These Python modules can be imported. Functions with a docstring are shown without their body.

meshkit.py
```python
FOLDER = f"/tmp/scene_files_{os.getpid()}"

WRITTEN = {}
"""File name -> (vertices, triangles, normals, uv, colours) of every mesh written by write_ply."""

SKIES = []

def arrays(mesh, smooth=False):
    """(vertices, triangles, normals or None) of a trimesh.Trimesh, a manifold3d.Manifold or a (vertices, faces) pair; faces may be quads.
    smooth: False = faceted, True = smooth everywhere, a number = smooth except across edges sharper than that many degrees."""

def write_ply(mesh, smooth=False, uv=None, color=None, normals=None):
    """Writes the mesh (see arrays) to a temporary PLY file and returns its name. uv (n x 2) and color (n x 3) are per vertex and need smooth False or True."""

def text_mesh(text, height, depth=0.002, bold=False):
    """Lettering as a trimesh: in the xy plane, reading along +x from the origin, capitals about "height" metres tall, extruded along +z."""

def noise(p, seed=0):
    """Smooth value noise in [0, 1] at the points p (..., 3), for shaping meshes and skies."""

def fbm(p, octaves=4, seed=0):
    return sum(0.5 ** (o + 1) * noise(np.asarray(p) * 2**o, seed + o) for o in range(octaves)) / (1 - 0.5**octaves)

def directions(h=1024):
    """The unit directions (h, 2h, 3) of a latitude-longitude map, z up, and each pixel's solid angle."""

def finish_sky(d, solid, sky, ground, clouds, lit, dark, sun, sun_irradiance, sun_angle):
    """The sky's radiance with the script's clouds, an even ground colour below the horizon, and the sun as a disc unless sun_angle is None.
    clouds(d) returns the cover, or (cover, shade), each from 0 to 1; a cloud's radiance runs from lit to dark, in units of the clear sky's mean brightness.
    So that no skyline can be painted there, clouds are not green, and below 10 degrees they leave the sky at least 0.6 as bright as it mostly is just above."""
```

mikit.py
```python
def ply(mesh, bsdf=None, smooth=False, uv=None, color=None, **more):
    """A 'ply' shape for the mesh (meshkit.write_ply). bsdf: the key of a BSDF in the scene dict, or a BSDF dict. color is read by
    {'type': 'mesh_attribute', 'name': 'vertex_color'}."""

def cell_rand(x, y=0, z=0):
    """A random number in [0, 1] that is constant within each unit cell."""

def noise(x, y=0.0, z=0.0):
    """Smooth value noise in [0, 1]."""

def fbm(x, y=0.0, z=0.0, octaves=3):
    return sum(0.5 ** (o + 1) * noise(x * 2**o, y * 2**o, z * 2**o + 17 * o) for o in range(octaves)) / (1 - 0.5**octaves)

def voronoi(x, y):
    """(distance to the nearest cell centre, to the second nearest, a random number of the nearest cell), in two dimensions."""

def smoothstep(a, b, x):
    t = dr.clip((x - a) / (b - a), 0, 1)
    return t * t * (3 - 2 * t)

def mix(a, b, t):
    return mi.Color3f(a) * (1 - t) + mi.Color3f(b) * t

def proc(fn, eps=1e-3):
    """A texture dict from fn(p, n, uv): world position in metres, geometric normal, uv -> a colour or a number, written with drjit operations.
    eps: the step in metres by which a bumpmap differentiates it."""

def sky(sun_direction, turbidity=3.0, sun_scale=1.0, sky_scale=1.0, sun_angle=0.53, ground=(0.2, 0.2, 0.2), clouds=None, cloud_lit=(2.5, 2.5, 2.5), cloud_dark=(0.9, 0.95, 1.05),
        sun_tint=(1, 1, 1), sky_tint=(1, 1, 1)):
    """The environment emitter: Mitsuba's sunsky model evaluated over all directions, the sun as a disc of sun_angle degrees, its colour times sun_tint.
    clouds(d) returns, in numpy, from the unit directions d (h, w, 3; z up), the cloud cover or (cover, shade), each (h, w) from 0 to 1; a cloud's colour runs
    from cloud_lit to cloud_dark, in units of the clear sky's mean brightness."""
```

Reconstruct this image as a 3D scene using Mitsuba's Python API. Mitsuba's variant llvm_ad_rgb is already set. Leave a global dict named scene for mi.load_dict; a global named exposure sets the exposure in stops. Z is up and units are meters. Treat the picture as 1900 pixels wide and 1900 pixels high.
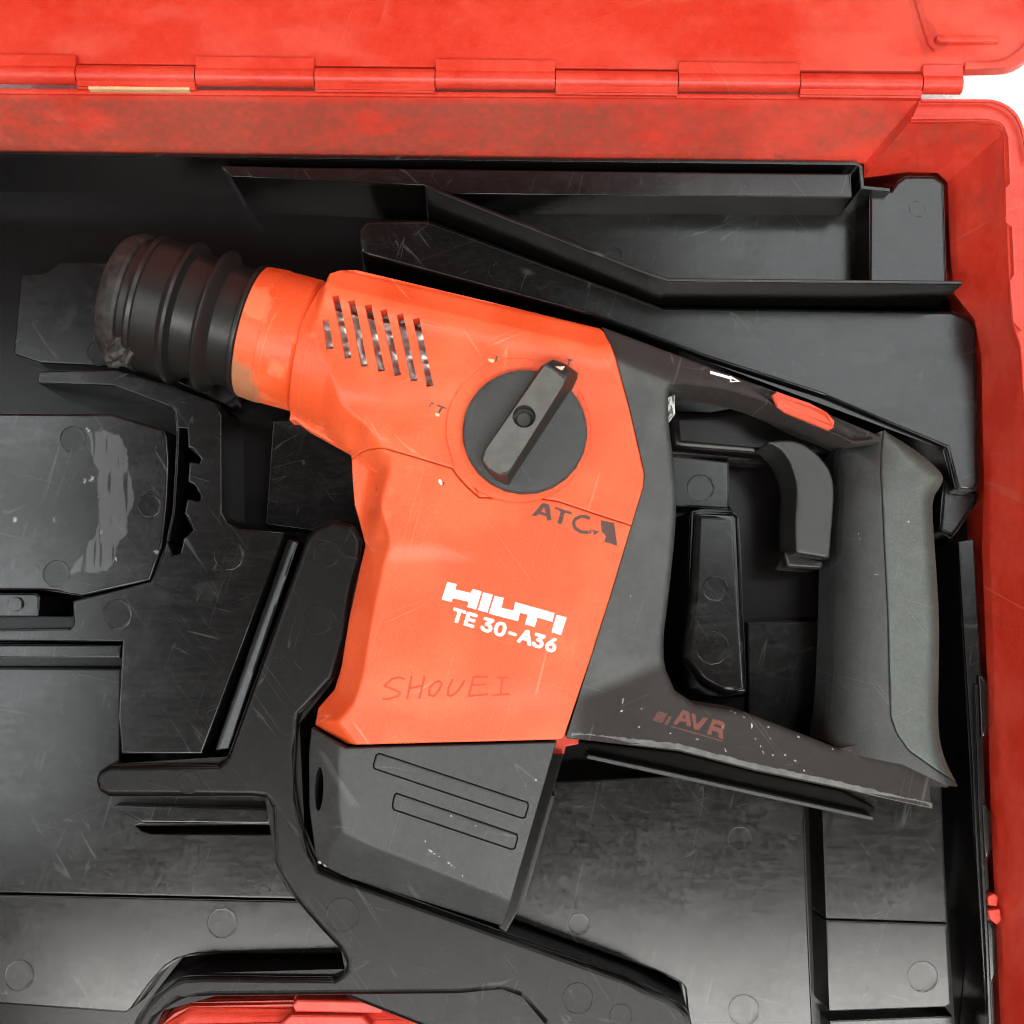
import math, random
import numpy as np, trimesh, shapely, mitsuba as mi, mikit, meshkit
import drjit as dr
from shapely.geometry import Polygon, LineString, Point, MultiPolygon
from shapely import affinity
from scipy.spatial import Delaunay
from mikit import noise, fbm, smoothstep, mix, voronoi

T = mi.ScalarTransform4f
scene, labels = {'type': 'scene'}, {}
rng = np.random.default_rng(7)
exposure = 0.0

# ------------------------------------------------------------------ camera, light
F, ZC, TILT = 2411.0, 0.66, math.radians(5.0)
FWD = np.array([0, math.sin(TILT), -math.cos(TILT)])
UP = np.array([0, math.cos(TILT), math.sin(TILT)])
EYE = np.array([0, 0, ZC])
scene['camera'] = {'type': 'perspective', 'fov': 2 * math.degrees(math.atan(950 / F)), 'fov_axis': 'x', 'near_clip': 0.02, 'far_clip': 50.0,
                   'to_world': T().look_at(origin=EYE.tolist(), target=(EYE + FWD).tolist(), up=UP.tolist())}


def lamp(name, x, y, z, sx, sy, rad, label, rot=0.0):
    """a ceiling light panel: pan and a diffuser that gives the light"""
    fr = trimesh.creation.box((sx + .06, sy + .06, .05))
    fr.apply_transform(trimesh.transformations.rotation_matrix(rot, [0, 0, 1]))
    fr.apply_translation((x, y, z + .028))
    scene[name + '__housing'] = mikit.ply(fr, 'white_paint')
    d = trimesh.Trimesh([[-sx/2, -sy/2, 0], [sx/2, -sy/2, 0], [sx/2, sy/2, 0], [-sx/2, sy/2, 0]], [[0, 2, 1], [0, 3, 2]], process=False)
    d.apply_transform(trimesh.transformations.rotation_matrix(rot, [0, 0, 1]))
    d.apply_translation((x, y, z))
    scene[name + '__diffuser'] = {**mikit.ply(d, 'white_paint'), 'emitter': {'type': 'area', 'radiance': {'type': 'rgb', 'value': rad}}}
    labels[name] = {'label': label, 'category': 'ceiling light'}


W1, WC = [1.0, .985, .94], [.93, .98, 1.0]
lamp('ceiling_lamp', 0.25, -1.08, 2.35, 2.6, .7, [15 * c for c in W1], 'wide ceiling light panel over the front edge of the table')
lamp('ceiling_lamp_001', -1.3, -0.12, 2.4, .6, .7, [6 * c for c in WC], 'cool white ceiling light panel left of the table, the nearer of two')
lamp('ceiling_lamp_006', -1.3, 0.48, 2.4, .6, .26, [6 * c for c in WC], 'cool white ceiling light panel left of the table, the farther of two')
lamp('ceiling_lamp_002', 1.35, 0.95, 2.5, 1.9, 1.5, [4.2 * c for c in WC], 'large dim ceiling light panel behind the right end of the case')
for k_, (x_, y_, sx_, sy_, w_) in enumerate(((0.3, -3.3, 2.4, .12, 'in front of'), (-3.0, -.6, .12, 2.4, 'far left of'), (3.0, -.3, .12, 2.4, 'far right of'))):
    lamp(f'ceiling_lamp_{k_ + 3:03d}', x_, y_, 2.3, sx_, sy_, [(68 if x_ < 0 else 36) * c for c in WC], f'added slim tube light for edge highlights, {w_} the table')  # unseen tubes added for edge highlights; the left one also lifts the red wall
scene['room_light'] = {'type': 'constant', 'radiance': {'type': 'rgb', 'value': [.065, .060, .056]}}

# ------------------------------------------------------------------ helpers


def at(px, py, z):
    """where the sight line of a measured point of the photograph meets the height z"""
    px, py, z = np.broadcast_arrays(np.asarray(px, float), np.asarray(py, float), np.asarray(z, float))
    d = FWD + np.array([1.0, 0, 0]) * ((px - 950) / F)[..., None] - UP * ((py - 950) / F)[..., None]
    return EYE + d * ((z - ZC) / d[..., 2])[..., None]


def W(pts, z):
    p = np.asarray(pts, float)
    return at(p[:, 0], p[:, 1], z)[:, :2]


def poly(pts, z, r=0.0):
    g = Polygon(W(pts, z)).buffer(0)
    return rnd(g, r) if r else g


def rnd(g, r):
    return g.buffer(-r, quad_segs=5).buffer(2 * r, quad_segs=5).buffer(-r, quad_segs=5)


def path(pts, z, w, cap=2, join=1):
    return LineString(W(pts, z)).buffer(w, cap_style=cap, join_style=join, quad_segs=5)


def geoms(g):
    return [x for x in getattr(g, 'geoms', [g]) if x.geom_type == 'Polygon' and x.area > 1e-10]


def tri2d(g):
    v, f = trimesh.creation.triangulate_polygon(g, engine='earcut')
    return np.asarray(v), np.asarray(f)


def loft(g, profile, bottom=False):
    """a solid with drafted, rounded sides from a plan outline: profile = [(inset, z)] from the foot up to the top"""
    lv = [(g.buffer(-i, quad_segs=4) if abs(i) > 1e-9 else g).simplify(2e-6) for i, z in profile]
    V, Fc, n = [], [], 0
    for k in range(len(lv) - 1):
        za, zb = profile[k][1], profile[k + 1][1]
        inner = {(round(x, 9), round(y, 9)) for h in geoms(lv[k + 1]) for ring in [h.exterior, *h.interiors] for x, y in ring.coords}
        for h in geoms(lv[k].difference(lv[k + 1])):
            v, f = tri2d(h)
            z = np.array([zb if (round(x, 9), round(y, 9)) in inner else za for x, y in v])
            V.append(np.c_[v, z]); Fc.append(f + n); n += len(v)
    for h in geoms(lv[-1]):
        v, f = tri2d(h)
        V.append(np.c_[v, np.full(len(v), profile[-1][1])]); Fc.append(f + n); n += len(v)
    V, Fc = np.vstack(V), np.vstack(Fc)
    nz = np.cross(V[Fc[:, 1]] - V[Fc[:, 0]], V[Fc[:, 2]] - V[Fc[:, 0]])[:, 2]
    Fc[nz < 0] = Fc[nz < 0][:, ::-1]
    m = trimesh.Trimesh(V, Fc, process=False)
    m.merge_vertices(digits_vertex=8)
    m.update_faces(m.nondegenerate_faces())
    return m


def block(g, z, z0, r=.0007, draft=.0012, flare=0.0):
    """raised tray region with a rounded edge, a drafted wall and (flare) a soft foot"""
    prof = [(-draft - flare, z0)] + ([(-draft, z0 + flare)] if flare else [])
    if z - r - z0 > .004:
        prof.append((-.0010 * draft / max(z - r - z0, 1e-6) - 2e-6, z - r - .0010))
    for a in np.radians([0, 22, 45, 67, 90]):
        prof.append((r * (1 - math.cos(a)), z - r + r * math.sin(a)))
    prof.append((r + .0005, z))
    return loft(g, prof)


def relief(g, zf, z0, step=.0012, edge=(.0002, .0005, .001, .0018, .003), skirt=.0015):
    """a body from its plan outline: height zf(x, y) over the outline, walls down to z0"""
    g = shapely.segmentize(g, step)
    pts, rings = [], []
    for ring in [g.exterior, *g.interiors]:
        c = np.array(ring.coords)[:-1]
        rings.append((sum(map(len, pts)), len(c)))
        pts.append(c)
    nb = sum(map(len, pts))
    for e in edge:
        for h in geoms(g.buffer(-e, quad_segs=3)):
            for ring in [h.exterior, *h.interiors]:
                L = ring.length
                pts.append(np.array([ring.interpolate(t).coords[0] for t in np.arange(0, L, step * (1 if e < .002 else 1.3))]))
    x0, y0, x1, y1 = g.bounds
    X, Y = np.meshgrid(np.arange(x0, x1, step), np.arange(y0, y1, step * .87))
    X[1::2] += step / 2
    inner = g.buffer(-(edge[-1] + step * .6))
    q = np.c_[X.ravel(), Y.ravel()]
    q = q[shapely.contains_xy(inner, q[:, 0], q[:, 1])]
    pts.append(q)
    P = np.vstack(pts)
    tr = Delaunay(P).simplices
    c = P[tr].mean(1)
    tr = tr[shapely.contains_xy(g, c[:, 0], c[:, 1])]
    a = P[tr]
    cr = (a[:, 1, 0]-a[:, 0, 0])*(a[:, 2, 1]-a[:, 0, 1]) - (a[:, 1, 1]-a[:, 0, 1])*(a[:, 2, 0]-a[:, 0, 0])
    tr[cr < 0] = tr[cr < 0][:, ::-1]
    tr = tr[np.abs(cr) > 1e-14]
    Z = zf(P[:, 0], P[:, 1])
    V, Fc = [np.c_[P, Z]], [tr]
    n = len(P)
    for s, k in rings:
        i = np.arange(k); j = (i + 1) % k
        low = np.c_[P[s:s + k], np.full(k, z0)]
        V.append(low)
        Fc += [np.c_[s + i, s + j, n + j], np.c_[s + i, n + j, n + i]]
        n += k
    V = np.vstack(V); Fc = np.vstack(Fc)
    m = trimesh.Trimesh(V, Fc, process=False)
    m.update_faces(m.nondegenerate_faces())
    trimesh.repair.fix_normals(m) if False else None
    # walls: outward
    tc, fn = m.triangles_center, m.face_normals
    wall = np.abs(fn[:, 2]) < .3
    out = tc[:, :2] + fn[:, :2] * 2e-5
    bad = wall & shapely.contains_xy(g, out[:, 0], out[:, 1])
    f = m.faces.copy(); f[bad] = f[bad][:, ::-1]
    return trimesh.Trimesh(m.vertices, f, process=False)


def dist(line):
    return lambda x, y: shapely.distance(line, shapely.points(x, y))


def curve(pts, n=3):
    """corner-cut polyline through measured points"""
    p = np.asarray(pts, float)
    for _ in range(n):
        q = np.empty((2 * len(p) - 2, 2))
        q[0::2], q[1::2] = .75 * p[:-1] + .25 * p[1:], .25 * p[:-1] + .75 * p[1:]
        p = np.vstack([p[:1], q, p[-1:]])
    return [tuple(v) for v in p]


def sstep(a, b, x):
    t = np.clip((x - a) / (b - a), 0, 1)
    return t * t * (3 - 2 * t)


def edge_round(d, r):
    """height lost near an edge that is rounded with radius r"""
    t = np.clip(1 - d / r, 0, 1)
    return r * (1 - np.sqrt(np.maximum(0, 1 - t * t)))


def numbered(key):
    k, i = key, 0
    while k in scene or any(s.startswith(k + '__') for s in scene if isinstance(s, str)):
        i += 1
        k = f'{key}_{i:03d}'
    return k


def obj(name, mesh, mat, parent=None, smooth=35, label=None, kind=None):
    key = numbered((parent + '__' if parent else '') + name)
    scene[key] = mikit.ply(mesh, mat, smooth=smooth)
    d = {}
    if label: d['label'] = label
    if kind: d['kind'] = kind
    if d: labels[key] = d
    return key


# ------------------------------------------------------------------ materials
def rgb(*c):
    return {'type': 'rgb', 'value': list(c)}


def princ(col, rough, spec=.5, **k):
    return {'type': 'twosided', 'b': {'type': 'principled', 'base_color': col, 'roughness': rough, 'specular': spec, **k}}


def scratch(p, s, seed, th=.012):
    """thin straight-ish scratches in a few directions"""
    out = mi.Float(0)
    for k, a in enumerate((.4, 1.3, 2.2, 2.9)):
        u = p.x * math.cos(a) + p.y * math.sin(a)
        v = -p.x * math.sin(a) + p.y * math.cos(a)
        n = noise(u * s * .03 + 31 * k + seed, v * s, 3.3 * k)
        m = noise(u * s * .22 + 7 * k, v * s * .6, seed + 9.1 * k)
        out = dr.maximum(out, smoothstep(th, 0, dr.abs(n - .5)) * smoothstep(.66, .8, m))
    return out


def black_col(p, n, uv):
    a = fbm(p.x * 28, p.y * 28, p.z * 28, 4)
    b = fbm(p.x * 22 + 9, p.y * 150, p.z * 40, 3)
    c = fbm(p.x * 260, p.y * 260, p.z * 260, 2)
    up = smoothstep(.5, .95, n.z)
    g = fbm(p.x * 75 + 2.5 * a, p.y * 75 - 2.5 * b, p.z * 40, 4)
    scuff = smoothstep(.54, .66, g) * smoothstep(.46, .62, a)
    f = fbm(p.x * 300, p.y * 1500, p.z * 300, 2)
    s = dr.maximum(scratch(p, 260.0, 2.0), scratch(p, 520.0, 6.0) * .7)
    dust = up * (scuff * .006 * (.2 + 1.6 * c) + s * .030 + .0022 * smoothstep(.45, .8, f))
    return mix((.0036, .0030, .0028), (.9, .97, .95), dust)


def black_rough(p, n, uv):
    b = fbm(p.x * 90 + 2, p.y * 900, p.z * 90, 2)
    c = fbm(p.x * 500, p.y * 500, p.z * 500, 2)
    g = fbm(p.x * 60 + 1.5 * c, p.y * 70, p.z * 60, 4)
    return dr.clip(.185 + .05 * (b - .5) + .05 * (c - .5) + .03 * smoothstep(.50, .68, g), .10, .8)


def grey_col(p, n, uv):
    a = fbm(p.x * 45, p.y * 45, p.z * 45, 4)
    c = fbm(p.x * 420, p.y * 420, p.z * 420, 2)
    s = scratch(p, 260.0, 5.0)
    k = smoothstep(.45, .75, a)
    col = mix((.021, .023, .022), (.034, .037, .035), k * .6 + (c - .5) * .35 + .8 * (fbm(p.x * 1300, p.y * 1300, p.z * 1300, 2) - .5))
    return mix(col, (.28, .28, .26), s * .10)


def dusty_col(p, n, uv):
    """tool black with a film of brown dust"""
    a = fbm(p.x * 45, p.y * 45, p.z * 45, 4)
    c = fbm(p.x * 420, p.y * 420, p.z * 420, 2)
    lo = smoothstep(.004, -.004, p.y + .033 - (p.x - .024) * .38 + .004 * (a - .5))
    lo = lo * smoothstep(-.004, .010, p.x - .024) * smoothstep(.02, -.02, p.y)
    hi = smoothstep(.0125, .0095, (.133 - (p.x - .0395) * .396 - p.y) * .93 + .006 * (a - .5))
    hi = hi * smoothstep(.06, .075, p.y)
    d = dr.clip(dr.maximum(lo, hi) * (.75 + .5 * a), 0, 1)
    s = scratch(p, 240.0, 8.0)
    col = mix((.030, .033, .030), (.046, .049, .045), smoothstep(.4, .7, a) + (c - .5) * .8)
    col = mix(col, (.017, .012, .010), d * .95)
    return mix(col, (.3, .3, .28), s * .12)


def dusty_rough(p, n, uv):
    a = fbm(p.x * 45, p.y * 45, p.z * 45, 3)
    lo = smoothstep(.004, -.004, p.y + .033 - (p.x - .024) * .38) * smoothstep(-.004, .010, p.x - .024) * smoothstep(.02, -.02, p.y)
    hi = smoothstep(.0125, .0095, (.133 - (p.x - .0395) * .396 - p.y) * .93) * smoothstep(.06, .075, p.y)
    return .55 + .3 * dr.maximum(lo, hi) + .1 * (a - .5)


def orange_col(p, n, uv):
    a = fbm(p.x * 40, p.y * 40, p.z * 40, 4)
    c = fbm(p.x * 300, p.y * 300, p.z * 300, 2)
    s = scratch(p, 200.0, 1.0)
    col = mix((.68, .080, .020), (.75, .110, .034), smoothstep(.35, .7, a) + 1.1 * (fbm(p.x * 1400, p.y * 1400, p.z * 1400, 2) - .5))
    col = mix(col, (.60, .16, .07), smoothstep(.70, .86, c) * smoothstep(.45, .65, a) * .4)
    return mix(col, (.86, .36, .22), s * .35)


def collar_col(p, n, uv):
    """orange nose with worn pale blotches and a dirty end"""
    col = orange_col(p, n, uv)
    a = fbm(p.x * 70 + 3, p.y * 70, p.z * 70, 4)
    b = fbm(p.x * 150, p.y * 150, p.z * 150 + 4, 3)
    col = mix(col, (.88, .42, .22), smoothstep(.60, .75, a) * .22)
    q = LOWC
    dd = dr.sqrt(dr.square((p.x - q[0]) / .009) + dr.square((p.y - q[1]) / .012))
    return mix(col, (.30, .17, .09), smoothstep(1.25, .55, dd + .8 * (b - .5)) * .8)


def red_col(p, n, uv):
    a = fbm(p.x * 22, p.y * 30, p.z * 30, 4)
    c = fbm(p.x * 240, p.y * 240, p.z * 240, 2)
    s = scratch(p, 150.0, 4.0)
    col = mix((.52, .032, .015), (.59, .054, .030), smoothstep(.35, .7, a) + 1.1 * (c - .5) + .9 * (fbm(p.x * 1400, p.y * 1400, p.z * 1400, 2) - .5))
    return mix(col, (.70, .22, .15), s * .25)


def red_dirty_col(p, n, uv):
    """the same red with grime on the wall below the hinge"""
    col = red_col(p, n, uv)
    a = fbm(p.x * 30 + 2, p.y * 60, p.z * 70, 5)
    b = fbm(p.x * 70, p.y * 70, p.z * 110, 3)
    st = fbm(p.x * 180 + p.z * 60, p.z * 18, 2.0, 3)
    band = smoothstep(.0815, .077, p.z) * smoothstep(.17, .215, p.y)
    left = smoothstep(.16, -.02, p.x)
    d = band * dr.clip(smoothstep(.30, .68, a + .15 * left) * (.55 + .45 * left) + .3 * smoothstep(.5, .7, b), 0, 1)
    fine = fbm(p.x * 420, p.y * 420, p.z * 420, 2)
    col = mix(col, (.15, .052, .034), dr.clip(d * (.5 + .8 * fine), 0, 1) * .68)
    rub = band * smoothstep(.12, .15, p.x) * smoothstep(.53, .6, st)
    return mix(col, (.50, .035, .022), rub * .6)


def red_lid_col(p, n, uv):
    col = red_col(p, n, uv)
    a, b = STAIN
    dx, dy = b[0] - a[0], b[1] - a[1]
    t = ((p.x - a[0]) * dx + (p.y - a[1]) * dy) / (dx * dx + dy * dy)
    off = dr.abs((p.x - a[0]) * dy - (p.y - a[1]) * dx) / math.hypot(dx, dy)
    w = .0022 + .0035 * dr.clip(t, 0, 1) + .004 * (fbm(p.x * 120, p.y * 120, 1.0, 3) - .5)
    k = smoothstep(1.25, .8, off / w) * smoothstep(-.3, .0, t) * smoothstep(1.06, 1.0, t)
    d = smoothstep(.45, .75, fbm(p.x * 25, p.y * 60, 4.0, 4))
    col = mix(col, (.40, .034, .020), .7 * k)
    return mix(col, (.66, .16, .11), .25 * d)


def wear_col(p, n, uv):
    """black plastic rubbed grey in a broad vertical stroke"""
    col = black_col(p, n, uv)
    q0 = WEAR
    e = (fbm(p.x * 140, p.y * 140, 1.0, 3) - .5) * .006
    st = fbm(p.x * 700, p.y * 60, 5.0, 2)
    cx = q0[0] - .35 * dr.square(p.y - q0[1]) / .07 - dr.maximum(0, q0[1] - p.y - .012) * .28
    m = smoothstep(.0082, .0072, dr.abs(p.x - cx + e)) * smoothstep(.034, .0325, dr.abs(p.y - q0[1] + e))
    m = m * smoothstep(.30, .42, st + .15 * noise(p.x * 300, p.y * 90))
    v, _, r = voronoi(p.x * 260 + .5 * noise(p.x * 900, p.y * 900), p.y * 110)
    chips = smoothstep(.16, .10, v) * smoothstep(.93, .95, r) * smoothstep(.45, .6, fbm(p.x * 30, p.y * 40, 8.0, 2))
    col = mix(col, (.15, .16, .158), m * .30)
    return mix(col, (.30, .31, .30), chips * .7)


def hide_bump(scale):
    return lambda p, n, uv: fbm(p.x * scale, p.y * scale, p.z * scale, 2)


def mat(key, col, rough, spec=.5, bump=None, **k):
    b = {'type': 'principled', 'base_color': col, 'roughness': rough, 'specular': spec, **k}
    if bump:
        b = {'type': 'bumpmap', 'arbitrary': mikit.proc(hide_bump(bump[0]), eps=2e-4), 'scale': bump[1], 'bsdf': b}
    scene[key] = {'type': 'twosided', 'bsdf': b}


LOWC = [float(v) for v in at(462, 735, .045)]
WEAR = [float(v) for v in at(213, 930, .056)]
P_ = mikit.proc
STAIN = [[float(v) for v in at(1688, -10, .078)], [float(v) for v in at(1730, 94, .081)]]
mat('black_plastic', P_(black_col), P_(black_rough), .42)
mat('worn_black_plastic', P_(wear_col), P_(black_rough), .5)
mat('textured_black', P_(black_col), .34, .2)
mat('shaded_black', rgb(.004, .003, .003), .2, .2)  # dust-free, less reflective black; shade of recesses and dark faces put into the material
mat('tool_grey', P_(grey_col), .57, .62)
mat('tool_dusty', P_(dusty_col), P_(dusty_rough), .62)
mat('edge_wear', P_(lambda p, n, uv: mix((.06, .06, .055), (.15, .15, .135), fbm(p.x * 300, p.y * 300, 0.0, 3))), .6, .4)
mat('grip_rubber', P_(lambda p, n, uv: grey_col(p, n, uv) * mi.Color3f(2.2, 2.35, 2.1)), .5, .65)
mat('tool_black', rgb(.006, .005, .0045), .33, .35)
mat('trigger_black', rgb(.013, .013, .012), .46, .6)
mat('sleeve_rubber', rgb(.013, .012, .011), .36, .35)
mat('lever_dark', rgb(.022, .019, .016), .55, .5)
mat('lever_worn', P_(lambda p, n, uv: mix((.062, .062, .056), (.115, .115, .104), fbm(p.x * 160, p.y * 160, p.z * 160, 4) + .25 * (noise(p.x * 900, p.y * 900, p.z * 900) - .5))), .6, .4)
mat('sleeve_worn', P_(lambda p, n, uv: mix((.012, .011, .010), (.031, .027, .023), smoothstep(.3, .75, fbm(p.x * 260, p.y * 260, p.z * 260, 3)))), .55, .4)
mat('orange_plastic', P_(orange_col), .42, .45)
mat('orange_worn', P_(collar_col), .38, .45)
mat('switch_orange', rgb(.60, .062, .020), .42, .4)
mat('red_plastic', P_(red_col), .34, .3)
mat('red_lid', P_(red_lid_col), .38, .3)
mat('red_dirty', P_(red_dirty_col), .42, .4)
mat('white_paint', rgb(.82, .81, .78), .5, .4)
mat('white_print', rgb(.86, .85, .82), .6, .3)
mat('fleck_white', rgb(.38, .37, .34), .6, .3)
mat('dark_print', rgb(.085, .045, .04), .6, .3)
mat('pencil_print', rgb(.54, .060, .020), .6, .3)
mat('red_print', rgb(.14, .042, .03), .6, .3)
mat('dull_print', rgb(.10, .035, .026), .6, .3)
mat('pale_orange', rgb(.86, .46, .28), .6, .3)
mat('foil', rgb(.36, .33, .30), .40, .5, metallic=1.0)
mat('screw_steel', rgb(.12, .115, .105), .4, .5, metallic=1.0)
mat('beige_wear', P_(lambda p, n, uv: mix((.50, .30, .15), (.66, .46, .24), fbm(p.x * 200, p.y * 300, 0.0, 3))), .8, .2)
mat('table_white', rgb(.92, .91, .89), .55, .3)
mat('scuff_metal', P_(lambda p, n, uv: mix((.1, .1, .1), (.62, .60, .56), smoothstep(.4, .6, fbm(p.x * 900, p.y * 400, 0.0, 2)))), .6, .4)

# ------------------------------------------------------------------ setting
tb = trimesh.creation.box((4, 3, .03)); tb.apply_translation((0, 0.2, -.015))
obj('tabletop', tb, 'table_white', kind='structure')

# ------------------------------------------------------------------ tool case
CASE = 'tool_case'
labels[CASE] = {'label': 'open scuffed red plastic tool case with a segmented hinge, holding the black insert', 'category': 'tool case'}
ZR = .082                                                      # height of the rim
outer = poly([(-420, 176), (1705, 184), *curve([(1800, 184), (1852, 184), (1890, 208), (1906, 255), (1911, 320)]), (1945, 800), (1985, 2450), (-420, 2450)], ZR, .001)
inner_pts = [(-400, 168), (1706, 182.5), (1688, 224), *curve([(1800, 222), (1845, 222), (1865, 240), (1868, 280), (1867, 345)]), (1868, 420), (1872, 520),
             (1880, 600), (1893, 640), (1903, 800), (1924, 1500), (1945, 2400), (-400, 2400)]
inner = poly([(x, y + 3) for x, y in inner_pts], ZR)
shell = outer.union(poly([(-420, 160), (1708, 176), (1712, 188), (-420, 200)], ZR)).difference(inner)
prof = [(-.0022, .003), (-.0008, .05)] + [(.0008 * (1 - math.cos(a)), ZR - .0008 + .0008 * math.sin(a)) for a in np.radians([0, 30, 60, 90])]
obj('base_shell', loft(shell, prof), 'red_plastic', CASE)
fl = loft(poly([(-430, 150), (1720, 160), (1940, 190), (2020, 2500), (-430, 2500)], ZR), [(-.001, .001), (0, .004)])
obj('base_floor', fl, 'red_plastic', CASE)
wt = [(-400, 168), (1706, 184), (1688, 225), (1800, 224), (1845, 226), (1864, 244), (1868, 290), (1867, 345), (1868, 420), (1872, 520), (1880, 600), (1893, 640), (1903, 800), (1912, 1010), (1918, 1270), (1925, 1500), (1933, 1700), (1950, 2100)]
wb = [(-400, 279), (1603, 303), (1603, 330), (1680, 320), (1740, 321), (1758, 338), (1760, 380), (1761, 420), (1763, 470), (1770, 545), (1808, 592), (1821, 660), (1826, 900), (1822, 1010), (1832, 1270), (1838, 1500), (1847, 1700), (1866, 2100)]
qt = np.array([at(x, y, ZR - .0004) for x, y in wt]); qb = np.array([at(x, y, .057 if k < 3 else .046) for k, (x, y) in enumerate(wb)])
n_ = 7
rows = [qt * (1 - t) + qb * t for t in np.linspace(0, 1, n_)]
wv = np.vstack(rows); K = len(qt)
wf = [f for r in range(n_ - 1) for c in range(K - 1) for f in ([r*K+c, (r+1)*K+c, (r+1)*K+c+1], [r*K+c, (r+1)*K+c+1, r*K+c+1])]
obj('inner_wall', trimesh.Trimesh(wv, wf, process=False), 'red_dirty', CASE, smooth=32, label='grimy inner wall under the hinge and along the right side')
bead = path([(1690, 219), *curve([(1800, 218), (1848, 218), (1871, 236), (1875, 280), (1876, 342)]), (1868, 350), (1869, 412), (1880, 420), (1884, 510), (1876, 522), (1882, 596), (1897, 612)], ZR + .0025, .0008)
obj('rim_bead', loft(bead, [(0, ZR - .001), (0, ZR + .0018), (.0003, ZR + .0025)]), 'red_plastic', CASE)
lip = path([(1709, 186), *curve([(1800, 186), (1851, 186), (1888, 210), (1903, 256), (1908, 300)])], ZR + .004, .0009)
obj('rim_lip', loft(lip, [(0, ZR - .001), (0, ZR + .003), (.0004, ZR + .004)]), 'red_plastic', CASE)
obj('clip_tab', block(poly([(1833, 1664), (1845, 1658), (1852, 1664), (1850, 1682), (1834, 1680)], .056, .0004), .056, .044, .0005, .0004), 'red_plastic', CASE)
obj('clip_tab', block(poly([(1833, 1690), (1855, 1686), (1858, 1708), (1850, 1716), (1838, 1706)], .056, .0004), .056, .044, .0005, .0004), 'red_plastic', CASE)

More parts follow.
